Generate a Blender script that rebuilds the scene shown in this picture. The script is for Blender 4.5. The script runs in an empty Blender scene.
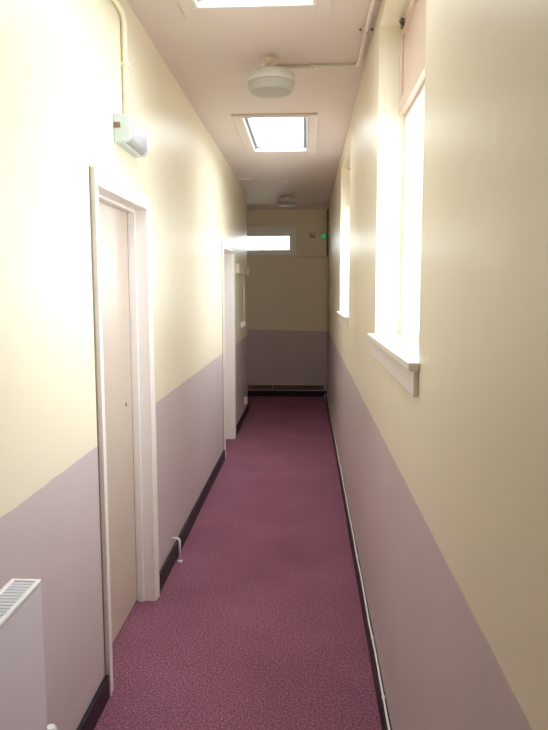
import bpy, bmesh, math, random
from mathutils import Vector, Matrix
random.seed(4)
SC = bpy.context.scene
COL = SC.collection

# ------------------------------------------------------------------ camera, sky, exposure
EYE = 1.58
PITCH, YAW, ROLL, FPX = -0.1117, 0.0500, -0.0017, 663.65
cam_d = bpy.data.cameras.new('camera'); cam = bpy.data.objects.new('camera', cam_d); COL.objects.link(cam)
fw = Vector((-math.sin(YAW)*math.cos(PITCH), math.cos(YAW)*math.cos(PITCH), math.sin(PITCH)))
rt = Vector((math.cos(YAW), math.sin(YAW), 0)); up = rt.cross(fw)
r2 = rt*math.cos(ROLL) + up*math.sin(ROLL); u2 = -rt*math.sin(ROLL) + up*math.cos(ROLL)
m = Matrix.Identity(4)
for i in range(3):
    m[i][0], m[i][1], m[i][2] = r2[i], u2[i], -fw[i]
m[2][3] = EYE
cam.matrix_world = m
cam_d.sensor_fit = 'VERTICAL'; cam_d.sensor_height = 36.0; cam_d.lens = FPX/730*36.0
cam_d.clip_start = 0.02; cam_d.clip_end = 200
SC.camera = cam

world = bpy.data.worlds.new('overcast_sky'); SC.world = world; world.use_nodes = True
wn = world.node_tree; wn.nodes.clear()
wo = wn.nodes.new('ShaderNodeOutputWorld'); bg = wn.nodes.new('ShaderNodeBackground')
tc = wn.nodes.new('ShaderNodeTexCoord'); sep = wn.nodes.new('ShaderNodeSeparateXYZ'); cr = wn.nodes.new('ShaderNodeValToRGB')
wn.links.new(tc.outputs['Generated'], sep.inputs[0]); wn.links.new(sep.outputs['Z'], cr.inputs[0])
cr.color_ramp.elements[0].position = 0.0; cr.color_ramp.elements[0].color = (0.85, 0.88, 0.92, 1)
cr.color_ramp.elements[1].position = 0.8; cr.color_ramp.elements[1].color = (0.97, 0.98, 1.0, 1)
wn.links.new(cr.outputs[0], bg.inputs[0]); wn.links.new(bg.outputs[0], wo.inputs[0])
bg.inputs[1].default_value = 12.0

SC.view_settings.view_transform = 'Standard'; SC.view_settings.look = 'None'
SC.view_settings.gamma = 1.0; SC.view_settings.use_curve_mapping = False
SC.view_settings.exposure = -0.06
SC.cycles.max_bounces = 16; SC.cycles.diffuse_bounces = 10; SC.cycles.glossy_bounces = 6
SC.cycles.transparent_max_bounces = 16
SC.cycles.sample_clamp_indirect = 10

def portal(name, loc, direction, sx, sy):
    """guides daylight sampling through a real opening (adds no light of its own)"""
    l = bpy.data.lights.new(name, 'AREA'); l.shape = 'RECTANGLE'; l.size = sx; l.size_y = sy
    o = bpy.data.objects.new(name, l); COL.objects.link(o); o.location = loc
    o.rotation_euler = Vector(direction).to_track_quat('-Z', 'Y').to_euler()
    l.cycles.is_portal = True
    return o

# ------------------------------------------------------------------ dimensions
XL, XR = -0.781, 0.312           # wall faces
H = 2.82                         # ceiling
DADO = 0.985
YB, YC, YE = -2.6, 8.66, 9.86    # rear wall, corner of the left wall, end wall
XF = -2.7                        # end of the side passage at the corner

# ------------------------------------------------------------------ materials
def new_mat(name):
    mt = bpy.data.materials.new(name); mt.use_nodes = True
    nt = mt.node_tree; b = nt.nodes['Principled BSDF']
    return mt, nt, b
def N(nt, t, **kw):
    n = nt.nodes.new(t)
    for k, v in kw.items(): setattr(n, k, v)
    return n
def lin(r, g, b):
    f = lambda c: (c/12.92 if c <= 0.04045 else ((c+0.055)/1.055)**2.4)
    return (f(r/255), f(g/255), f(b/255), 1)
def bump(nt, b, scale, strength, dist=0.002, detail=4):
    g = N(nt, 'ShaderNodeNewGeometry'); no = N(nt, 'ShaderNodeTexNoise'); bp = N(nt, 'ShaderNodeBump')
    no.inputs['Scale'].default_value = scale; no.inputs['Detail'].default_value = detail
    bp.inputs['Strength'].default_value = strength; bp.inputs['Distance'].default_value = dist
    nt.links.new(g.outputs['Position'], no.inputs['Vector']); nt.links.new(no.outputs['Fac'], bp.inputs['Height'])
    nt.links.new(bp.outputs['Normal'], b.inputs['Normal'])
    return g, no
def plain(name, col, rough=0.5, metal=0.0, var=0.0, vscale=8, bs=0, bscale=60, spec=0.5):
    mt, nt, b = new_mat(name)
    b.inputs['Base Color'].default_value = col; b.inputs['Roughness'].default_value = rough
    b.inputs['Metallic'].default_value = metal; b.inputs['Specular IOR Level'].default_value = spec
    if bs: bump(nt, b, bscale, bs)
    if var:
        g = N(nt, 'ShaderNodeNewGeometry'); no = N(nt, 'ShaderNodeTexNoise'); mx = N(nt, 'ShaderNodeMix', data_type='RGBA')
        no.inputs['Scale'].default_value = vscale; no.inputs['Detail'].default_value = 5
        nt.links.new(g.outputs['Position'], no.inputs['Vector']); nt.links.new(no.outputs['Fac'], mx.inputs['Factor'])
        mx.inputs['A'].default_value = tuple(c*(1-var) for c in col[:3]) + (1,)
        mx.inputs['B'].default_value = tuple(min(1, c*(1+var)) for c in col[:3]) + (1,)
        nt.links.new(mx.outputs['Result'], b.inputs['Base Color'])
    return mt

CREAM = lin(235, 225, 202); MAUVE = lin(201, 187, 188)
def wall_paint():
    mt, nt, b = new_mat('two_tone_satin_wall_paint')
    g, no = bump(nt, b, 9, 0.16, 0.012, 3)
    sp = N(nt, 'ShaderNodeSeparateXYZ'); nt.links.new(g.outputs['Position'], sp.inputs[0])
    edge = N(nt, 'ShaderNodeTexNoise'); edge.inputs['Scale'].default_value = 7; nt.links.new(g.outputs['Position'], edge.inputs['Vector'])
    ma = N(nt, 'ShaderNodeMath', operation='MULTIPLY_ADD'); ma.inputs[1].default_value = 0.010
    nt.links.new(edge.outputs['Fac'], ma.inputs[0]); tl = N(nt, 'ShaderNodeMath', operation='MULTIPLY_ADD'); tl.inputs[1].default_value = 0.0224   # the line was painted slightly lower on the right
    nt.links.new(sp.outputs['X'], tl.inputs[0]); nt.links.new(sp.outputs['Z'], tl.inputs[2]); nt.links.new(tl.outputs[0], ma.inputs[2])
    gt = N(nt, 'ShaderNodeMapRange'); gt.inputs['From Min'].default_value = DADO+0.003; gt.inputs['From Max'].default_value = DADO+0.008
    nt.links.new(ma.outputs[0], gt.inputs['Value'])
    # slight unevenness of each coat
    v = N(nt, 'ShaderNodeTexNoise'); v.inputs['Scale'].default_value = 3.0; v.inputs['Detail'].default_value = 6
    nt.links.new(g.outputs['Position'], v.inputs['Vector'])
    def coat(c, k):
        mx = N(nt, 'ShaderNodeMix', data_type='RGBA'); nt.links.new(v.outputs['Fac'], mx.inputs['Factor'])
        mx.inputs['A'].default_value = tuple(x*(1-k) for x in c[:3])+(1,); mx.inputs['B'].default_value = tuple(min(1, x*(1+k)) for x in c[:3])+(1,)
        return mx
    a, c = coat(MAUVE, 0.07), coat(CREAM, 0.03)
    mx = N(nt, 'ShaderNodeMix', data_type='RGBA')
    nt.links.new(gt.outputs[0], mx.inputs['Factor']); nt.links.new(a.outputs['Result'], mx.inputs['A']); nt.links.new(c.outputs['Result'], mx.inputs['B'])
    # a few dark scuffs, only on the lower coat
    vo = N(nt, 'ShaderNodeTexNoise'); vo.inputs['Scale'].default_value = 5.5; vo.inputs['Detail'].default_value = 9; vo.inputs['Roughness'].default_value = 0.75
    nt.links.new(g.outputs['Position'], vo.inputs['Vector'])
    sc = N(nt, 'ShaderNodeMapRange'); sc.inputs['From Min'].default_value = 0.71; sc.inputs['From Max'].default_value = 0.76; sc.inputs['To Max'].default_value = 0.35
    nt.links.new(vo.outputs['Fac'], sc.inputs['Value'])
    iv = N(nt, 'ShaderNodeMath', operation='SUBTRACT'); iv.inputs[0].default_value = 1; nt.links.new(gt.outputs[0], iv.inputs[1])
    mu = N(nt, 'ShaderNodeMath', operation='MULTIPLY'); nt.links.new(sc.outputs[0], mu.inputs[0]); nt.links.new(iv.outputs[0], mu.inputs[1])
    m2 = N(nt, 'ShaderNodeMix', data_type='RGBA'); nt.links.new(mu.outputs[0], m2.inputs['Factor'])
    nt.links.new(mx.outputs['Result'], m2.inputs['A']); m2.inputs['B'].default_value = lin(80, 62, 60)
    nt.links.new(m2.outputs['Result'], b.inputs['Base Color'])
    b.inputs['Roughness'].default_value = 0.36
    return mt
def carpet():
    mt, nt, b = new_mat('maroon_flecked_carpet')
    g, no = bump(nt, b, 600, 0.25, 0.003, 3)
    n1 = N(nt, 'ShaderNodeTexNoise'); n1.inputs['Scale'].default_value = 330; n1.inputs['Detail'].default_value = 3
    n2 = N(nt, 'ShaderNodeTexNoise'); n2.inputs['Scale'].default_value = 130; n2.inputs['Detail'].default_value = 4
    n3 = N(nt, 'ShaderNodeTexNoise'); n3.inputs['Scale'].default_value = 2.2; n3.inputs['Detail'].default_value = 3
    for n in (n1, n2, n3): nt.links.new(g.outputs['Position'], n.inputs['Vector'])
    ad = N(nt, 'ShaderNodeMath', operation='ADD'); nt.links.new(n1.outputs['Fac'], ad.inputs[0]); nt.links.new(n2.outputs['Fac'], ad.inputs[1])
    a2 = N(nt, 'ShaderNodeMath', operation='MULTIPLY_ADD'); a2.inputs[1].default_value = 0.18
    nt.links.new(n3.outputs['Fac'], a2.inputs[0]); nt.links.new(ad.outputs[0], a2.inputs[2])
    r = N(nt, 'ShaderNodeMapRange'); r.inputs['From Min'].default_value = 0.74; r.inputs['From Max'].default_value = 1.44
    nt.links.new(a2.outputs[0], r.inputs['Value'])
    c = N(nt, 'ShaderNodeValToRGB'); c.color_ramp.elements[0].color = lin(70, 42, 56); c.color_ramp.elements[1].color = lin(196, 142, 160)
    e = c.color_ramp.elements.new(0.5); e.color = lin(135, 84, 104)
    nt.links.new(r.outputs[0], c.inputs[0]); nt.links.new(c.outputs[0], b.inputs['Base Color'])
    b.inputs['Roughness'].default_value = 1.0; b.inputs['Specular IOR Level'].default_value = 0.1
    return mt
def glass(name='window_glass', tint=(0.93, 0.96, 0.96, 1)):
    mt = bpy.data.materials.new(name); mt.use_nodes = True; nt = mt.node_tree; nt.nodes.clear()
    o = N(nt, 'ShaderNodeOutputMaterial'); tr = N(nt, 'ShaderNodeBsdfTransparent'); gl = N(nt, 'ShaderNodeBsdfGlossy'); lw = N(nt, 'ShaderNodeLayerWeight'); fr = N(nt, 'ShaderNodeMath', operation='POWER'); f2 = N(nt, 'ShaderNodeMath', operation='MULTIPLY_ADD'); mx = N(nt, 'ShaderNodeMixShader')
    tr.inputs[0].default_value = tint; gl.inputs['Roughness'].default_value = 0.02; fr.inputs[1].default_value = 6.0; f2.inputs[1].default_value = 0.7; f2.inputs[2].default_value = 0.03
    lw.inputs['Blend'].default_value = 0.5; nt.links.new(lw.outputs['Facing'], fr.inputs[0]); nt.links.new(fr.outputs[0], f2.inputs[0])
    nt.links.new(f2.outputs[0], mx.inputs[0]); nt.links.new(tr.outputs[0], mx.inputs[1]); nt.links.new(gl.outputs[0], mx.inputs[2]); nt.links.new(mx.outputs[0], o.inputs[0])
    return mt
M = dict(
    wall=wall_paint(), carpet=carpet(), glass=glass(),
    ceiling=plain('ceiling_paint', lin(221, 206, 201), 0.55, var=0.03, vscale=4, bs=0.25, bscale=45),
    reveal=plain('cream_reveal_with_glare', lin(247, 241, 220), 0.4),  # wall cream whitened to carry the window glare in its colour
    gloss=plain('white_gloss_woodwork', lin(237, 230, 225), 0.3, var=0.03, vscale=14),
    sash=plain('cream_gloss_backlit_shade', lin(214, 190, 174), 0.32),  # cream sash and panel, backlit shade mixed into the colour as pink
    door=plain('beige_door_paint', lin(203, 187, 173), 0.33, var=0.03, vscale=5),
    grey_brown=plain('grey_brown_edge_paint', lin(150, 136, 118), 0.6, var=0.2, vscale=12),
    black=plain('black_gloss_skirting', lin(38, 30, 36), 0.42, var=0.2, vscale=20, spec=0.3),
    alu=plain('grey_aluminium_upstand', lin(150, 160, 168), 0.45),
    upvc=plain('white_plastic_frame', lin(244, 246, 244), 0.3),
    white=plain('white_enamel', lin(238, 236, 234), 0.28), radshade=plain('shaded_radiator_enamel', lin(216, 210, 216), 0.35), lamphouse=plain('pale_grey_lamp_housing', lin(206, 216, 214), 0.35),
    conduit=plain('painted_conduit', lin(226, 218, 206), 0.4),
    cream_conduit=plain('cream_painted_conduit', lin(244, 238, 214), 0.4),
    lampw=plain('lamp_body_plastic', lin(210, 208, 203), 0.35),
    lampg=plain('lamp_diffuser_plastic', lin(184, 182, 176), 0.35),
    diff=plain('ribbed_clear_diffuser', lin(172, 170, 176), 0.2),
    dark=plain('dark_gap', lin(46, 40, 38), 0.6),
    brown=plain('brown_grommet', lin(120, 104, 84), 0.5),
    copper=plain('tarnished_copper', lin(140, 102, 84), 0.3, metal=1.0),
    pipe=plain('pale_painted_pipe', lin(214, 204, 196), 0.3),
    grille=plain('grey_enamel_grille', lin(206, 208, 214), 0.35),
    beige=plain('beige_casing_paint', lin(214, 203, 180), 0.4),
    steel=plain('dull_steel', lin(120, 112, 104), 0.4, metal=0.8),
    ground=plain('pale_paving', lin(170, 172, 160), 0.9, var=0.15, vscale=3),
)
gm, gnt, gb = new_mat('green_lit_lens')
gb.inputs['Base Color'].default_value = lin(30, 150, 90); gb.inputs['Emission Color'].default_value = lin(50, 220, 130); gb.inputs['Emission Strength'].default_value = 0.35
gb.inputs['Roughness'].default_value = 0.3
M['green'] = gm

# ------------------------------------------------------------------ mesh helpers
class MB:
    def __init__(s): s.bm = bmesh.new(); s.mats = []
    def mi(s, mat):
        if mat is None: return 0
        if mat not in s.mats: s.mats.append(mat)
        return s.mats.index(mat)
    def box(s, a, b, bev=0.0, mat=None, seg=2):
        t = bmesh.new()
        x0, y0, z0 = (min(p, q) for p, q in zip(a, b)); x1, y1, z1 = (max(p, q) for p, q in zip(a, b))
        v = [t.verts.new(p) for p in ((x0,y0,z0),(x1,y0,z0),(x1,y1,z0),(x0,y1,z0),(x0,y0,z1),(x1,y0,z1),(x1,y1,z1),(x0,y1,z1))]
        for f in ((3,2,1,0),(4,5,6,7),(0,1,5,4),(1,2,6,5),(2,3,7,6),(3,0,4,7)): t.faces.new([v[i] for i in f])
        if bev: bmesh.ops.bevel(t, geom=t.edges[:], offset=bev, segments=seg, affect='EDGES', profile=0.5)
        s._join(t, s.mi(mat)); return s
    def prism(s, pts, axis, a0, a1, bev=0.0, mat=None):
        """extrude a 2-D outline along axis ('x','y','z')"""
        t = bmesh.new()
        mk = {'x': lambda p, a: (a, p[0], p[1]), 'y': lambda p, a: (p[0], a, p[1]), 'z': lambda p, a: (p[0], p[1], a)}[axis]
        A = [t.verts.new(mk(p, a0)) for p in pts]; B = [t.verts.new(mk(p, a1)) for p in pts]
        t.faces.new(A[::-1]); t.faces.new(B)
        for i in range(len(pts)):
            j = (i+1) % len(pts); t.faces.new((A[i], A[j], B[j], B[i]))
        bmesh.ops.recalc_face_normals(t, faces=t.faces[:])
        if bev: bmesh.ops.bevel(t, geom=t.edges[:], offset=bev, segments=2, affect='EDGES', profile=0.5)
        s._join(t, s.mi(mat)); return s
    def tube(s, pts, r, seg=12, caps=True, mat=None):
        t = bmesh.new(); P = [Vector(p) for p in pts]; rings = []
        d = (P[1]-P[0]).normalized(); n = d.orthogonal().normalized()
        for i, p in enumerate(P):
            if i == 0: tg = (P[1]-P[0]).normalized()
            elif i == len(P)-1: tg = (P[-1]-P[-2]).normalized()
            else: tg = ((P[i+1]-p).normalized() + (p-P[i-1]).normalized()).normalized()
            n = (n - tg*n.dot(tg)).normalized(); bb = tg.cross(n)
            rings.append([t.verts.new(p + (n*math.cos(2*math.pi*k/seg) + bb*math.sin(2*math.pi*k/seg))*r) for k in range(seg)])
        for A, B in zip(rings, rings[1:]):
            for k in range(seg):
                f = t.faces.new((A[k], A[(k+1) % seg], B[(k+1) % seg], B[k])); f.smooth = True
        if caps: t.faces.new(rings[0][::-1]); t.faces.new(rings[-1])
        s._join(t, s.mi(mat)); return s
    def lathe(s, prof, c, axis='z', seg=40, mat=None):
        """prof: (radius, height) pairs turned about an axis through c"""
        t = bmesh.new(); c = Vector(c)
        def P(r, h, k):
            a = 2*math.pi*k/seg; u, v = r*math.cos(a), r*math.sin(a)
            return c + Vector({'z': (u, v, h), 'y': (u, h, v), 'x': (h, u, v)}[axis])
        rings = []
        for r, h in prof:
            rings.append([t.verts.new(P(0, h, 0))] if r < 1e-6 else [t.verts.new(P(r, h, k)) for k in range(seg)])
        for A, B in zip(rings, rings[1:]):
            for k in range(seg):
                k2 = (k+1) % seg
                q = [A[0]] if len(A) == 1 else [A[k], A[k2]]
                q += [B[0]] if len(B) == 1 else [B[k2], B[k]]
                f = t.faces.new(q); f.smooth = True
        if len(rings[0]) > 1: t.faces.new(rings[0])
        if len(rings[-1]) > 1: t.faces.new(rings[-1])
        bmesh.ops.recalc_face_normals(t, faces=t.faces[:])
        for e in t.edges:
            if len(e.link_faces) == 2 and e.calc_face_angle() > 0.6: e.smooth = False
        s._join(t, s.mi(mat)); return s
    def _join(s, t, mi):
        vm = {v: s.bm.verts.new(v.co) for v in t.verts}
        for f in t.faces:
            try: g = s.bm.faces.new([vm[v] for v in f.verts])
            except ValueError: continue
            g.smooth = f.smooth; g.material_index = mi
        s.bm.edges.index_update()
        for e in t.edges:
            if not e.smooth:
                x = s.bm.edges.get((vm[e.verts[0]], vm[e.verts[1]]))
                if x: x.smooth = False
        t.free()
    def quad(s, pts, mat=None):
        f = s.bm.faces.new([s.bm.verts.new(p) for p in pts]); f.material_index = s.mi(mat); return s
    def build(s, name, mat=None, parent=None, loc=None):
        me = bpy.data.meshes.new(name)
        if loc is not None:
            for v in s.bm.verts: v.co -= Vector(loc)
        s.bm.to_mesh(me); s.bm.free()
        mats = [mat] if mat else s.mats
        for q in mats: me.materials.append(q)
        o = bpy.data.objects.new(name, me); COL.objects.link(o)
        if loc is not None and parent is None: o.location = loc
        if parent is not None: o.parent = parent
        return o
def fillet(pts, R, n=7):
    P = [Vector(p) for p in pts]; out = [P[0]]
    for a, b, c in zip(P, P[1:], P[2:]):
        u = (a-b).normalized(); w = (c-b).normalized(); ang = u.angle(w)
        d = R/math.tan(ang/2); s, e = b+u*d, b+w*d
        cen = b + (u+w).normalized()*(R/math.sin(ang/2))
        for i in range(n+1):
            q = s.lerp(e, i/n) - cen; out.append(cen + q.normalized()*R)
    out.append(P[-1]); return out
def tag(o, label=None, cat=None, group=None, kind=None):
    if label: o['label'] = label
    if cat: o['category'] = cat
    if group: o['group'] = group
    if kind: o['kind'] = kind
    return o
def thing(name, label, cat, loc, group=None, kind=None):
    o = bpy.data.objects.new(name, None); COL.objects.link(o); o.location = loc; o.empty_display_size = 0.05
    return tag(o, label, cat, group, kind)
class Kit:
    """builds the parts of one thing in world coordinates and parents them under its Empty"""
    def __init__(s, root): s.root = root
    def part(s, name, mb, mat=None, parent=None, label=None):
        loc = Vector(s.root.location)
        for v in mb.bm.verts: v.co -= loc
        o = mb.build(name, mat, parent or s.root)
        if label: o['label'] = label
        return o

# ------------------------------------------------------------------ the setting
def wall(name, axis, face, back, a0, a1, z0, z1, holes=(), recess=None, mat='wall', label=None, foot=0.0):
    """a wall whose room face lies at coordinate `face` (x for axis 'y', y for axis 'x');
    holes (a0,a1,z0,z1) go right through, or only to `recess` when that is given"""
    mb = MB(); P = (lambda a, n, z: (n, a, z)) if axis == 'y' else (lambda a, n, z: (a, n, z))
    A = sorted({a0, a1, *[h[0] for h in holes], *[h[1] for h in holes]}); Z = sorted({z0, z1, *[h[2] for h in holes], *[h[3] for h in holes]})
    if foot: Z = sorted(set(Z) | {DADO})
    A = [q for q in A if a0 <= q <= a1]; Z = [q for q in Z if z0 <= q <= z1]
    inside = lambda a, z: any(h[0] < a < h[1] and h[2] < z < h[3] for h in holes)
    mat_ = M[mat]
    for i in range(len(A)-1):
        for j in range(len(Z)-1):
            hol = inside((A[i]+A[i+1])/2, (Z[j]+Z[j+1])/2)
            for n in (face, back):
                if hol and (n == face or recess is None): continue
                mb.quad([P(A[i], n, Z[j]), P(A[i+1], n, Z[j]), P(A[i+1], n, Z[j+1]), P(A[i], n, Z[j+1])], mat_)
    rv = M['reveal'] if recess is None else mat_  # lighter than the wall: window glare painted onto the reveals
    for h in holes:
        n1 = back if recess is None else recess
        b0 = max(h[2], z0)
        mb.quad([P(h[0], face, b0), P(h[0], n1, b0), P(h[0], n1, h[3]), P(h[0], face, h[3])], rv)
        mb.quad([P(h[1], face, b0), P(h[1], n1, b0), P(h[1], n1, h[3]), P(h[1], face, h[3])], rv)
        mb.quad([P(h[0], face, h[3]), P(h[1], face, h[3]), P(h[1], n1, h[3]), P(h[0], n1, h[3])], rv)
        if h[2] > z0 + 1e-6: mb.quad([P(h[0], face, h[2]), P(h[1], face, h[2]), P(h[1], n1, h[2]), P(h[0], n1, h[2])], rv)
        if recess is not None: mb.quad([P(h[0], n1, b0), P(h[1], n1, b0), P(h[1], n1, h[3]), P(h[0], n1, h[3])], mat_)
    for q in (a0, a1): mb.quad([P(q, face, z0), P(q, back, z0), P(q, back, z1), P(q, face, z1)], mat_)
    for z in (z1,): mb.quad([P(a0, face, z), P(a1, face, z), P(a1, back, z), P(a0, back, z)], mat_)
    bmesh.ops.remove_doubles(mb.bm, verts=mb.bm.verts[:], dist=1e-5)
    bmesh.ops.recalc_face_normals(mb.bm, faces=mb.bm.faces[:])
    for v in mb.bm.verts:      # the old plaster swells out a little towards the floor
        if foot and v.co.z < 0.01 and abs(v.co.x-face) < 1e-4: v.co.x -= foot
    return tag(mb.build(name), label, 'wall', kind='structure')

WIN = [(1.87, 3.07, 1.375, 2.73), (5.03, 6.38, 1.375, 2.72)]   # openings in the right wall
DOORS = [(2.46, 3.21, 1.965), (6.14, 6.94, 1.965)]                                            # clear openings between architraves
SKY = [(1.80, 3.02, -0.49, 0.032), (4.86, 6.03, -0.475, 0.0)]                    # roof lights
EW = (-1.03, -0.168, 2.097, 2.505)                                                            # end window

tag(MB().box((-14, -14, -0.5), (14, 22, -0.3)).build('ground', M['ground']), 'pale paved ground outside the building', 'ground', kind='structure')
tag(MB().box((XF-0.3, YB-0.3, -0.2), (XR+0.3, YE+0.3, 0)).build('floor', M['carpet']), 'maroon flecked carpet running the length of the corridor', 'floor', kind='structure')

# ceiling with roof light openings
mb = MB(); XS = sorted([XF-0.3, XR+0.3] + [v for s in SKY for v in s[2:]]); YS = sorted([YB-0.3, YE+0.3] + [v for s in SKY for v in s[:2]])
for i in range(len(XS)-1):
    for j in range(len(YS)-1):
        if any(s[0] < (YS[j]+YS[j+1])/2 < s[1] and s[2] < (XS[i]+XS[i+1])/2 < s[3] for s in SKY): continue
        for z in (H, H+0.1): mb.quad([(XS[i], YS[j], z), (XS[i+1], YS[j], z), (XS[i+1], YS[j+1], z), (XS[i], YS[j+1], z)])
for y0, y1, SX0, SX1 in SKY:
    for x in (SX0, SX1): mb.quad([(x, y0, H), (x, y1, H), (x, y1, H+0.1), (x, y0, H+0.1)])
    for y in (y0, y1): mb.quad([(SX0, y, H), (SX1, y, H), (SX1, y, H+0.1), (SX0, y, H+0.1)])
for x in (XS[0], XS[-1]): mb.quad([(x, YS[0], H), (x, YS[-1], H), (x, YS[-1], H+0.1), (x, YS[0], H+0.1)])
for y in (YS[0], YS[-1]): mb.quad([(XS[0], y, H), (XS[-1], y, H), (XS[-1], y, H+0.1), (XS[0], y, H+0.1)])
bmesh.ops.remove_doubles(mb.bm, verts=mb.bm.verts[:], dist=1e-5); bmesh.ops.recalc_face_normals(mb.bm, faces=mb.bm.faces[:])
tag(mb.build('ceiling', M['ceiling']), 'pinkish white ceiling pierced by roof lights', 'ceiling', kind='structure')

wall('wall_left', 'y', XL, XL-0.30, YB, YC, 0, H, [(d[0]-0.03, d[1]+0.03, -1, d[2]+0.03) for d in DOORS], recess=XL-0.25, label='left corridor wall, cream above mauve, with the doorways')
wall('wall_right', 'y', XR, XR+0.21, YB, YE, 0, H, WIN, foot=0.020, label='right corridor wall, cream above mauve, with tall windows')
wall('wall_end', 'x', YE, YE+0.30, XF-0.3, XR+0.3, 0, H, [EW], label='end wall, cream above mauve, facing down the corridor')
wall('wall_rear', 'x', YB, YB-0.30, XL-0.3, XR+0.3, 0, H, label='wall closing the corridor behind the viewer')
wall('wall_return', 'x', YC, YC-0.20, XF, XL-0.30, 0, H, label='wall turning left at the far corner')
wall('wall_passage', 'y', XF, XF-0.30, YC-0.2, YE, 0, H, label='wall closing the side passage at the far corner')

# skirting boards
def skirt(name, segs, label):
    mb = MB()
    for a, b in segs: mb.box(a, b, 0.003)
    return tag(mb.build(name, M['black']), label, 'skirting', kind='structure')
T = 0.018; SH = 0.095
segs = []; y = YB
for d in DOORS:
    segs.append(((XL, y, 0), (XL+T-0.002, d[0]-0.062, SH))); y = d[1]+0.062
segs.append(((XL, y, 0), (XL+T-0.002, YC+T, SH)))
skirt('baseboard_left', segs, 'black skirting board along the left wall')
skirt('baseboard_right', [((XR-0.0365, YB, 0), (XR-0.016, YE-T, 0.092))], 'black skirting board along the right wall')
skirt('baseboard_end', [((XF, YE-T, 0), (XR, YE, 0.085))], 'black skirting board across the end wall')
mb = MB().prism([(YE, H), (YE-0.07, H), (YE-0.066, H-0.012), (YE-0.04, H-0.03), (YE-0.018, H-0.05), (YE-0.012, H-0.066), (YE, H-0.07)], 'x', XF, XR)
tag(mb.build('trim_1', M['ceiling']), 'pale coving where the end wall meets the ceiling', 'coving', kind='structure')
tag(MB().box((EW[1], YE-0.008, 2.060), (XR, YE, 2.078), 0.002).build('trim_2', M['beige']), 'thin cream rail on the end wall level with the window bottom', 'rail', kind='structure')

# ---- doors
def door(n, d, leaf_x, label):
    y0, y1, zt = d; root = thing('door_%d' % n, label, 'door', (XL, (y0+y1)/2, 0), kind='structure'); k = Kit(root)
    aw, at = 0.058, 0.020
    def arch(y_in, s):        # moulded upright: inner edge at y_in, outward s
        prof = [(XL, y_in), (XL+at*0.55, y_in), (XL+at*0.8, y_in+s*0.010), (XL+at*0.8, y_in+s*0.034), (XL+at, y_in+s*0.044), (XL+at, y_in+s*aw), (XL, y_in+s*aw)]
        return MB().prism(prof, 'z', 0, zt+aw, 0.0012)
    k.part('architrave', arch(y0, -1), M['gloss']); k.part('architrave', arch(y1, 1), M['gloss'])
    prof = [(XL, zt), (XL+at*0.55, zt), (XL+at*0.8, zt+0.010), (XL+at*0.8, zt+0.034), (XL+at, zt+0.044), (XL+at, zt+aw), (XL, zt+aw)]
    k.part('architrave_head', MB().prism(prof, 'y', y0+0.0005, y1-0.0005, 0.0012), M['gloss'])
    xb = XL-0.245
    for a, b in ((y0-0.028, y0), (y1, y1+0.028)): k.part('lining', MB().box((xb, a, 0), (XL-0.0005, b, zt+0.028), 0.001), M['gloss'])
    k.part('lining_head', MB().box((xb, y0, zt), (XL-0.0005, y1, zt+0.028), 0.001), M['gloss'])
    lf = k.part('door_leaf', MB().box((leaf_x, y0+0.004, 0.012), (leaf_x-0.04, y1-0.009, zt-0.004), 0.002), M['door'], label='flat beige door leaf')
    kh = MB().lathe([(0.0, 0.003), (0.008, 0.003), (0.010, 0.0), (0.010, -0.001)], (leaf_x, y1-0.12, 1.04), 'x', 16)
    k.part('keyhole', kh, M['brown'], lf)
    for a, b in ((y0, y0+0.012), (y1-0.012, y1)):   # stops in front of the leaf
        k.part('door_stop', MB().box((leaf_x+0.001, a, 0), (leaf_x+0.036, b, zt), 0.002), M['gloss'])
    k.part('door_stop', MB().box((leaf_x+0.001, y0+0.012, zt-0.014), (leaf_x+0.036, y1-0.012, zt), 0.002), M['gloss'])
    k.part('grey_brown', MB().box((XL, y0-aw-0.006, 0.096), (XL+0.004, y0-aw-0.0002, zt+aw)), M['grey_brown'], label='grey brown strip beside the architrave')  # thin grey brown strip on the wall along the architrave's outer edge
    return root
door(1, DOORS[0], XL-0.082, 'flat beige door in a white frame above the small floor pipe')
door(2, DOORS[1], XL-0.15, 'deep white door frame further down the left wall')

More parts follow.
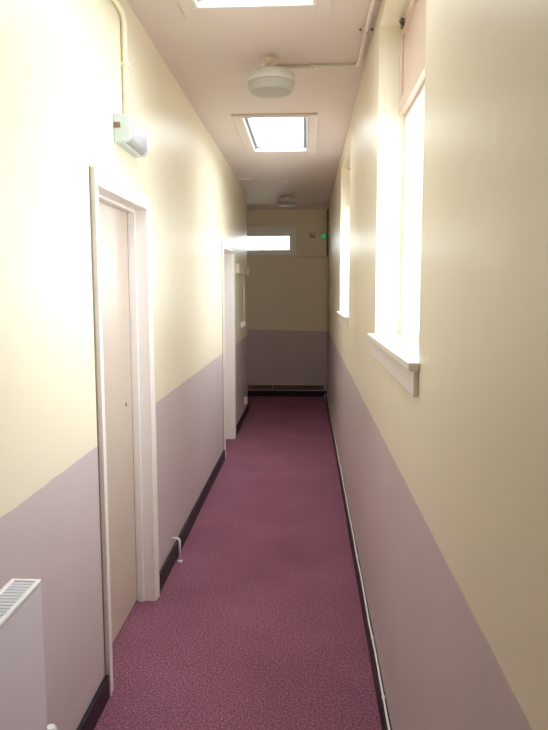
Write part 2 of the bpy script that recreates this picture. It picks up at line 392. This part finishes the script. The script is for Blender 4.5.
# ---- windows in the right wall
def window(n, w, label):
    y0, y1, z0, z1 = w; root = thing('window_%d' % n, label, 'window', (XR, (y0+y1)/2, z0), kind='structure'); k = Kit(root)
    fx0, fx1, fwid = XR+0.115, XR+0.175, 0.045; zt = 2.355
    fr = MB()
    fr.box((fx0, y0, z0), (fx1, y0+fwid, z1), 0.003).box((fx0, y1-fwid, z0), (fx1, y1, z1), 0.003)
    fr.box((fx0, y0+fwid, z1-0.035), (fx1, y1-fwid, z1), 0.003).box((fx0, y0+fwid, z0), (fx1, y1-fwid, z0+0.05), 0.003)
    fr.box((fx0, y0+fwid, zt-0.03), (fx1, y1-fwid, zt), 0.003)
    f = k.part('window_frame', fr, M['gloss'])
    k.part('window_pane', MB().box((fx0+0.035, y0+fwid, z0+0.05), (fx0+0.039, y1-fwid, zt-0.03)), M['glass'])
    # top light: a sash standing proud of the frame, with a boarded panel
    s = MB(); sx0, sx1 = XR+0.088, XR+0.1145; a, b = y0+0.022, y1-0.022
    s.box((sx0, a, zt-0.012), (sx1, b, zt+0.052), 0.003).box((sx0, a, z1-0.062), (sx1, b, z1-0.012), 0.003)
    s.box((sx0, a, zt+0.052), (sx1, a+0.05, z1-0.062), 0.003).box((sx0, b-0.05, zt+0.052), (sx1, b, z1-0.062), 0.003)
    sh = k.part('top_sash', s, M['sash'], label='cream top sash with pinkish backlit shade in its colour')
    k.part('top_panel', MB().box((sx0+0.010, a+0.05, zt+0.052), (sx1-0.006, b-0.05, z1-0.062)), M['sash'], sh)
    c = MB().box((sx0-0.010, b-0.12, z1-0.052), (sx0, b-0.07, z1-0.022), 0.003).tube([(sx0-0.012, b-0.10, z1-0.037), (sx0-0.020, b-0.13, z1-0.040), (sx0-0.018, b-0.17, z1-0.046)], 0.005, 8)
    k.part('sash_catch', c, M['steel'], sh)
    # sill board and the apron under it
    k.part('window_sill', MB().box((XR-0.032, y0-0.03, z0-0.018), (XR-0.0005, y1+0.05, z0+0.006), 0.004).box((XR-0.006, y0+0.001, z0+0.0005), (fx0, y1-0.001, z0+0.006)), M['gloss'])
    k.part('sill_apron', MB().box((XR-0.015, y0-0.015, z0-0.092), (XR-0.0005, y1+0.03, z0-0.0185), 0.003), M['gloss'])
    portal('portal_window', (XR+0.205, (y0+y1)/2, (z0+z1)/2), (-1, 0, 0), y1-y0, z1-z0)
    return root
window(1, WIN[0], 'tall bright window nearest on the right wall')
window(2, WIN[1], 'second tall window further along the right wall')

# ---- end window: white plastic frame with an opening light
def end_window():
    x0, x1, z0, z1 = EW; root = thing('window_3', 'low wide white window high on the end wall', 'window', ((x0+x1)/2, YE, z0), kind='structure'); k = Kit(root)
    def ring(a, b, c, d, w, ya, yb, bev=0.004):
        return MB().box((a, ya, c), (a+w, yb, d), bev).box((b-w, ya, c), (b, yb, d), bev).box((a+w, ya, c), (b-w, yb, c+w), bev).box((a+w, ya, d-w), (b-w, yb, d), bev)
    k.part('window_frame', ring(x0, x1, z0, z1, 0.05, YE-0.012, YE+0.06), M['upvc'])
    a, b, c, d = x0+0.05, x1-0.05, z0+0.05, z1-0.05
    sash = MB().box((a, YE+0.004, c), (a+0.05, YE+0.05, d), 0.004).box((b-0.05, YE+0.004, c), (b, YE+0.05, d), 0.004).box((a+0.05, YE+0.004, c), (b-0.05, YE+0.05, c+0.03), 0.004).box((a+0.05, YE+0.004, d-0.085), (b-0.05, YE+0.05, d), 0.004)
    s = k.part('sash', sash, M['upvc'])
    k.part('window_pane', MB().box((x0+0.1, YE+0.025, z0+0.08), (x1-0.1, YE+0.03, z1-0.135)), M['glass'], s)
    k.part('handle', MB().box(((x0+x1)/2-0.06, YE-0.012, z0+0.055), ((x0+x1)/2+0.05, YE+0.004, z0+0.073), 0.003), M['upvc'], s)
    portal('portal_end_window', ((x0+x1)/2, YE+0.30, (z0+z1)/2), (0, -1, 0), x1-x0, z1-z0)
end_window()

# ---- roof lights
def rooflight(n, s, label):
    y0, y1, SX0, SX1 = s; root = thing('window_%d' % n, label, 'roof light', ((SX0+SX1)/2, (y0+y1)/2, H), kind='structure'); k = Kit(root)
    c = 0.068; cs = MB(); z0, z1 = H-0.016, H
    cs.box((SX0-c, y0-0.022, z0), (SX0, y1+0.11, z1), 0.004).box((SX1, y0-0.022, z0), (SX1+c, y1+0.11, z1), 0.004)
    cs.box((SX0, y0-0.022, z0), (SX1, y0, z1), 0.004).box((SX0, y1, z0), (SX1, y1+0.11, z1), 0.004)
    k.part('casing', cs, M['ceiling'])
    b = MB()
    b.box((SX0, y0, z0-0.006), (SX0+0.012, y1, H+0.012), 0.003).box((SX1-0.012, y0, z0-0.006), (SX1, y1, H+0.012), 0.003)
    b.box((SX0+0.012, y1-0.012, z0-0.006), (SX1-0.012, y1, H+0.012), 0.003).box((SX0+0.012, y0, z0-0.006), (SX1-0.012, y0+0.012, H+0.012), 0.003)
    k.part('bead', b, M['gloss'])
    l = MB()
    l.box((SX0, y0, H+0.012), (SX0+0.035, y1, H+0.075)).box((SX1-0.035, y0, H+0.012), (SX1, y1, H+0.075))
    l.box((SX0+0.035, y0, H+0.012), (SX1-0.035, y0+0.02, H+0.075)).box((SX0+0.035, y1-0.02, H+0.012), (SX1-0.035, y1, H+0.075))
    k.part('upstand', l, M['alu'])
    k.part('window_pane', MB().box((SX0+0.035, y0+0.02, H+0.060), (SX1-0.035, y1-0.02, H+0.066)), M['glass'])
    portal('portal_roof_light', ((SX0+SX1)/2, (y0+y1)/2, H+0.11), (0, 0, -1), SX1-SX0, y1-y0)
rooflight(4, SKY[0], 'roof light at the top edge of the view')
rooflight(5, SKY[1], 'roof light in the ceiling beyond the round lamp')

# ------------------------------------------------------------------ radiator
def radiator():
    x0, x1, y0, y1, z0, z1 = -0.745, -0.668, 0.35, 1.575, 0.25, 0.857
    root = thing('radiator', 'white panel radiator with slatted top grille on the left wall', 'radiator', ((x0+x1)/2, (y0+y1)/2, 0)); k = Kit(root)
    f = MB().box((x1-0.012, y0, z0), (x1, y1, z1-0.004), 0.004); k.part('front_panel', f, M['radshade'])  # white front darkened, its shade is put into the enamel colour
    k.part('rear_panel', MB().box((x0, y0+0.01, z0), (x0+0.012, y1-0.01, z1-0.02), 0.004), M['white'])
    for a, b in ((y0, y0+0.006), (y1-0.006, y1)): k.part('side_cover', MB().box((x0+0.004, a, z0+0.02), (x1-0.012, b, z1-0.004), 0.002), M['white'])
    fin = MB()
    for i in range(38):
        yy = y0+0.03+i*(y1-y0-0.06)/37; fin.box((x0+0.014, yy-0.001, z0+0.03), (x1-0.014, yy+0.001, z1-0.05))
    k.part('convector_fins', fin, M['grille'])
    g = MB(); w = 0.011
    g.box((x0, y0, z1-0.012), (x0+w, y1, z1), 0.002).box((x1-w, y0, z1-0.012), (x1, y1, z1), 0.002)
    g.box((x0+w, y0, z1-0.012), (x1-w, y0+0.012, z1), 0.002).box((x0+w, y1-0.012, z1-0.012), (x1-w, y1, z1), 0.002)
    rim = k.part('top_rim', g, M['white'])
    sl = MB(); n = 76
    for i in range(n):
        yy = y0+0.018+i*(y1-y0-0.036)/(n-1); sl.box((x0+w, yy-0.0064, z1-0.010), (x1-w, yy+0.0064, z1-0.003))
    k.part('grille', sl, M['grille'], rim)
    v = MB().tube(fillet([(-0.705, y1-0.002, z0+0.05), (-0.705, y1+0.105, z0+0.05), (-0.705, y1+0.105, 0.0)], 0.012), 0.0075, 12)
    vp = k.part('valve_pipe', v, M['white'])
    k.part('valve_head', MB().lathe([(0, 0.07), (0.012, 0.07), (0.017, 0.062), (0.019, 0.02), (0.015, 0.0), (0.010, -0.02)], (-0.705, y1+0.105, z0+0.062), 'z', 20), M['white'], vp)
    for yy in (y0+0.2, y1-0.2): k.part('wall_bracket', MB().box((XL+0.001, yy-0.02, z0+0.1), (x0, yy+0.02, z1-0.1)), M['white'])
radiator()

# ------------------------------------------------------------------ bulkhead lamp over the door, and its conduit
def bulkhead():
    y0, y1, z0, z1 = 2.725, 3.045, 2.176, 2.288; xf = -0.716
    root = thing('emergency_lamp', 'white oblong bulkhead lamp with grey diffuser above the near door', 'wall lamp', (XL, (y0+y1)/2, z0)); k = Kit(root)
    b = MB().prism([(XL, z0), (XL+0.030, z0), (XL+0.036, z0+0.006), (XL+0.036, z1-0.006), (XL+0.030, z1), (XL, z1)], 'y', y0, y1, 0.002)
    body = k.part('housing', b, M['lamphouse'])
    d = MB().prism([(XL+0.036, z0+0.004), (xf-0.012, z0+0.010), (xf, z0+0.026), (xf, z1-0.024), (xf-0.014, z1-0.008), (XL+0.036, z1-0.004)], 'y', y0+0.004, y1-0.004, 0.003)
    df = k.part('diffuser', d, M['diff'], label='grey ribbed diffuser')
    r = MB()
    for i in range(9):
        zz = z0+0.030+i*(z1-z0-0.058)/8; r.box((xf-0.001, y0+0.03, zz-0.0015), (xf+0.0012, y1-0.03, zz+0.0015))
    k.part('ribs', r, M['diff'], df)
    for a, c in ((y0-0.002, y0+0.026), (y1-0.026, y1+0.002)):
        e = MB().prism([(XL+0.002, z0-0.001), (xf-0.014, z0+0.004), (xf+0.002, z0+0.022), (xf+0.002, z1-0.020), (xf-0.016, z1-0.003), (XL+0.002, z1+0.001)], 'y', a, c, 0.002)
        k.part('end_cap', e, M['lamphouse'])
    k.part('cable_entry', MB().box((XL+0.001, y0-0.006, z0+0.056), (XL+0.028, y0-0.0015, z0+0.078), 0.002), M['brown'], label='brown blanked cable entry')
bulkhead()
cr_ = 0.0115
pts = fillet([(XL+0.0142, 2.868, 2.290), (XL+0.0142, 2.868, 2.725), (XL+0.0142, YB+0.02, 2.725)], 0.045)
root = thing('conduit_pipe', 'cream conduit rising from the bulkhead lamp to the ceiling', 'conduit', (XL, 2.868, 2.29)); k = Kit(root)
k.part('pipe', MB().tube(pts, cr_, 14), M['cream_conduit'])
def saddle_v(y, z):
    return MB().tube([(XL+0.0172, y, z-0.009), (XL+0.0172, y, z+0.009)], cr_+0.004, 14).box((XL+0.001, y-0.026, z-0.008), (XL+0.005, y+0.026, z+0.008), 0.002)
k.part('saddle_clip', saddle_v(2.868, 2.52), M['cream_conduit'])
k.part('saddle_clip', MB().tube([(XL+0.0172, 1.9, 2.725), (XL+0.0172, 1.918, 2.725)], cr_+0.004, 14).box((XL+0.001, 1.9, 2.70), (XL+0.005, 1.918, 2.75), 0.002), M['cream_conduit'])

# ------------------------------------------------------------------ round ceiling lamps
def ceiling_lamp(c, label, drop, box, grp):
    x, y = c; root = thing('ceiling_lamp', label, 'ceiling lamp', (x, y, H), grp); k = Kit(root)
    zt = H-drop
    body = MB().lathe([(0, zt), (0.10, zt), (0.122, zt-0.008), (0.130, zt-0.022), (0.131, zt-0.050), (0.126, zt-0.056)], (x, y, 0), 'z', 48)
    k.part('lamp_body', body, M['lampw'])
    d = MB().lathe([(0.126, zt-0.054), (0.127, zt-0.060), (0.120, zt-0.092), (0.108, zt-0.104), (0.09, zt-0.106), (0, zt-0.107)], (x, y, 0), 'z', 48)
    k.part('diffuser', d, M['lampg'], label='grey frosted diffuser')
    if box:
        bx = MB().lathe([(0.034, H), (0.036, H-0.010), (0.036, H-0.030), (0.028, H-0.034), (0.026, zt)], (x-0.012, y+0.05, 0), 'z', 28).box((x-0.035, y+0.095, H-0.03), (x+0.012, y+0.15, H-0.0002), 0.003).box((x-0.026, y+0.07, H-0.024), (x+0.004, y+0.10, H-0.002), 0.002)
        bx.box((x-0.045, y+0.045, H-0.012), (x+0.025, y+0.115, H-0.0002), 0.003)
        k.part('conduit_box', bx, M['conduit'])
    else:
        k.part('mount_plate', MB().lathe([(0.06, H), (0.06, H-drop)], (x, y, 0), 'z', 28), M['lampw'])
ceiling_lamp((-0.197, 3.68), 'round drum ceiling lamp hanging from the conduit box, nearer one', 0.085, True, 'round ceiling lamps')
ceiling_lamp((-0.276, 8.98), 'small far round ceiling lamp close to the end wall', 0.020, False, 'round ceiling lamps')

# conduit over the ceiling
zc = H-0.013
root = thing('conduit_pipe', 'ceiling conduit running from the nearer round lamp along the right wall', 'conduit', (0.05, 3.74, H)); k = Kit(root)
k.part('pipe', MB().tube(fillet([(-0.175, 3.83, zc), (0.276, 3.83, zc), (0.276, YB+0.02, zc)], 0.05), 0.0105, 14), M['conduit'])
k.part('saddle_clip', MB().tube([(0.012, 3.83, zc), (0.030, 3.83, zc)], 0.0145, 14).box((0.012, 3.802, H-0.005), (0.030, 3.858, H-0.0002), 0.002), M['conduit'])
for yy in (3.33, 1.9): 
    c = k.part('saddle_clip', MB().tube([(0.276, yy-0.009, zc), (0.276, yy+0.009, zc)], 0.0145, 14).box((0.242, yy-0.009, H-0.005), (0.309, yy+0.009, H-0.0002), 0.002), M['conduit'])
    for xx in (0.248, 0.302): k.part('screw', MB().lathe([(0, -0.010), (0.005, -0.009), (0.007, -0.005), (0.007, 0)], (xx, yy, H-0.004), 'z', 12), M['steel'], c)
tag(MB().lathe([(0, -0.012), (0.026, -0.012), (0.036, -0.007), (0.038, 0.0)], (0, 0, 0), 'z', 28).build('ceiling_plate', M['white']), 'small white blanking plate on the ceiling before the far lamp', 'plate').location = (-0.258, 7.74, H)
for i, (x, y, rz, L, lab) in enumerate(((-0.70, 7.55, 0.35, 0.20, 'longer curled pale strip at the ceiling edge'), (-0.60, 8.15, 1.3, 0.13, 'short curled pale strip on the far ceiling'))):
    mb = MB(); n = 9; A = []  # thin pale curled strip just under the ceiling
    for j in range(n):
        s = j/(n-1); a = (s-0.5)*L; w = 0.010*math.sin(math.pi*(0.08+0.84*s)); drop = 0.014*math.sin(math.pi*s)
        off = 0.010*math.sin(7*s)
        A.append([mb.bm.verts.new(p) for p in ((a, -w+off, -0.0005), (a, w+off, -0.0005-drop), (a, w+off, -0.0025-drop), (a, -w+off, -0.0025))])
    for p, q in zip(A, A[1:]):
        for q2 in range(4): mb.bm.faces.new((p[q2], p[(q2+1) % 4], q[(q2+1) % 4], q[q2]))
    mb.bm.faces.new(A[0]); mb.bm.faces.new(A[-1]); bmesh.ops.recalc_face_normals(mb.bm, faces=mb.bm.faces[:])
    o = mb.build('pale_strip', M['white']); o.location = (x, y, H); o.rotation_euler = (0, 0, rz); tag(o, lab, 'paint flake')

# ------------------------------------------------------------------ along the left wall
root = thing('trunking_box', 'long shallow beige casing on the left wall past the far door frame', 'casing', (XL, 7.8, 1.77)); k = Kit(root)
k.part('casing', MB().box((XL, 7.28, 1.768), (XL+0.038, 8.20, 1.872), 0.003), M['beige'])
k.part('end_section', MB().box((XL, 8.204, 1.768), (XL+0.044, 8.48, 1.872), 0.003), M['white'], label='paler end section')
def switch(y, label):
    root = thing('light_switch', label, 'light switch', (XL, y, 1.18), 'switches on the far left wall'); k = Kit(root)
    k.part('back_box', MB().box((XL, y-0.036, 1.144), (XL+0.022, y+0.036, 1.216), 0.004), M['white'])
    k.part('rocker', MB().box((XL+0.0215, y-0.012, 1.162), (XL+0.030, y+0.012, 1.198), 0.002), M['white'])
switch(7.83, 'white light switch beside the far door frame, nearer of the pair')
switch(8.13, 'white light switch under the thin vertical conduit, farther of the pair')
tag(MB().tube([(XL+0.010, 8.13, 1.217), (XL+0.010, 8.13, 1.767)], 0.009, 12).build('conduit_pipe', M['cream_conduit']), 'thin conduit dropping from the beige casing to a light switch', 'conduit')
root = thing('wall_socket', 'small white socket low on the far left wall', 'socket', (XL, 8.2, 0.2)); k = Kit(root)
k.part('back_box', MB().box((XL, 8.157, 0.165), (XL+0.026, 8.243, 0.251), 0.004), M['white'])
k.part('face_plate', MB().box((XL+0.0255, 8.160, 0.168), (XL+0.032, 8.240, 0.248), 0.002), M['white'])
# little hooked pipe in front of the skirting
root = thing('pipe_stub', 'short white hooked pipe from the left wall down to the carpet', 'pipe', (XL, 3.70, 0)); k = Kit(root)
k.part('pipe', MB().tube(fillet([(XL, 3.70, 0.145), (-0.738, 3.70, 0.145), (-0.738, 3.70, 0.0)], 0.02), 0.0075, 14), M['white'])
k.part('collar', MB().lathe([(0.011, 0.0), (0.015, 0.003), (0.015, 0.012), (0.008, 0.016)], (-0.738, 3.70, 0), 'z', 18), M['white'])

# ------------------------------------------------------------------ heating pipe along the right skirting
xp, zp = XR-0.0275, 0.0965
root = thing('heating_pipe', 'thin white pipe lying along the top of the right skirting', 'pipe', (xp, 3, 0.092)); k = Kit(root)
path = []; n = 46
for i in range(n+1):
    y = YB+0.02 + (9.35-YB-0.02)*i/n; path.append((xp+0.0012*math.sin(i*2.3), y, zp+0.0015*math.sin(i*1.7)+0.001))
k.part('pipe', MB().tube(path, 0.0042, 10), M['white'])
k.part('end_elbow', MB().tube(fillet([(xp, 9.35, zp+0.006), (xp, 9.39, zp+0.006), (xp-0.03, 9.39, zp+0.006), (xp-0.03, 9.39, 0.0)], 0.012), 0.0075, 12), M['pipe'])
for y in (2.30, 2.72, 3.6, 4.6, 6.0, 7.6): k.part('pipe_clip', MB().box((xp-0.006, y-0.006, 0.0922), (xp+0.006, y+0.006, 0.1025), 0.002), M['white'])

# ------------------------------------------------------------------ the end wall
def end_pipe(z, r, mat, label, x0):
    root = thing('heating_pipe', label, 'pipe', (-0.3, YE-0.03, z)); k = Kit(root)
    k.part('pipe', MB().tube([(x0, YE-0.030, z), (XR-0.06, YE-0.030, z)], r, 12), mat)
    for x in (-1.4, -0.51): k.part('pipe_clip', MB().box((x-0.008, YE-0.030-r-0.003, z-r-0.003), (x+0.008, YE, z+r+0.003), 0.002), M['pipe'])
end_pipe(0.158, 0.011, M['copper'], 'upper copper pipe along the foot of the end wall', XF+0.02)
end_pipe(0.122, 0.009, M['copper'], 'lower thin pipe along the foot of the end wall', XF+0.02)
root = thing('conduit_pipe', 'dark vertical conduit in the right corner of the end wall', 'conduit', (0.288, YE, 2.0)); k = Kit(root)
k.part('pipe', MB().tube([(0.288, YE-0.012, 2.080), (0.288, YE-0.012, H-0.071)], 0.010, 12), M['grey_brown'])
for z in (2.16, 2.60): k.part('saddle_clip', MB().tube([(0.288, YE-0.012, z-0.008), (0.288, YE-0.012, z+0.008)], 0.014, 12).box((0.276, YE-0.005, z-0.008), (0.311, YE-0.0002, z+0.008), 0.001), M['grey_brown'])
root = thing('call_point', 'small green glowing round unit high on the end wall near the corner', 'alarm indicator', (0.235, YE, 2.36)); k = Kit(root)
k.part('base', MB().box((0.196, YE-0.026, 2.30), (0.270, YE, 2.42), 0.006), M['lampw'])
k.part('lens', MB().lathe([(0.034, 0.0), (0.034, -0.010), (0.028, -0.020), (0.014, -0.025), (0, -0.026)], (0.233, YE-0.0255, 2.362), 'y', 28), M['green'], label='green lens')
root = thing('wall_hook', 'small open bracket on the end wall between window and green unit', 'bracket', (0.073, YE, 2.36)); k = Kit(root)
k.part('plate', MB().box((0.036, YE-0.004, 2.35), (0.110, YE, 2.372), 0.001), M['grey_brown'])
k.part('prongs', MB().tube(fillet([(0.044, YE-0.010, 2.42), (0.044, YE-0.010, 2.355), (0.102, YE-0.010, 2.355), (0.102, YE-0.010, 2.42)], 0.012), 0.006, 10), M['grey_brown'])
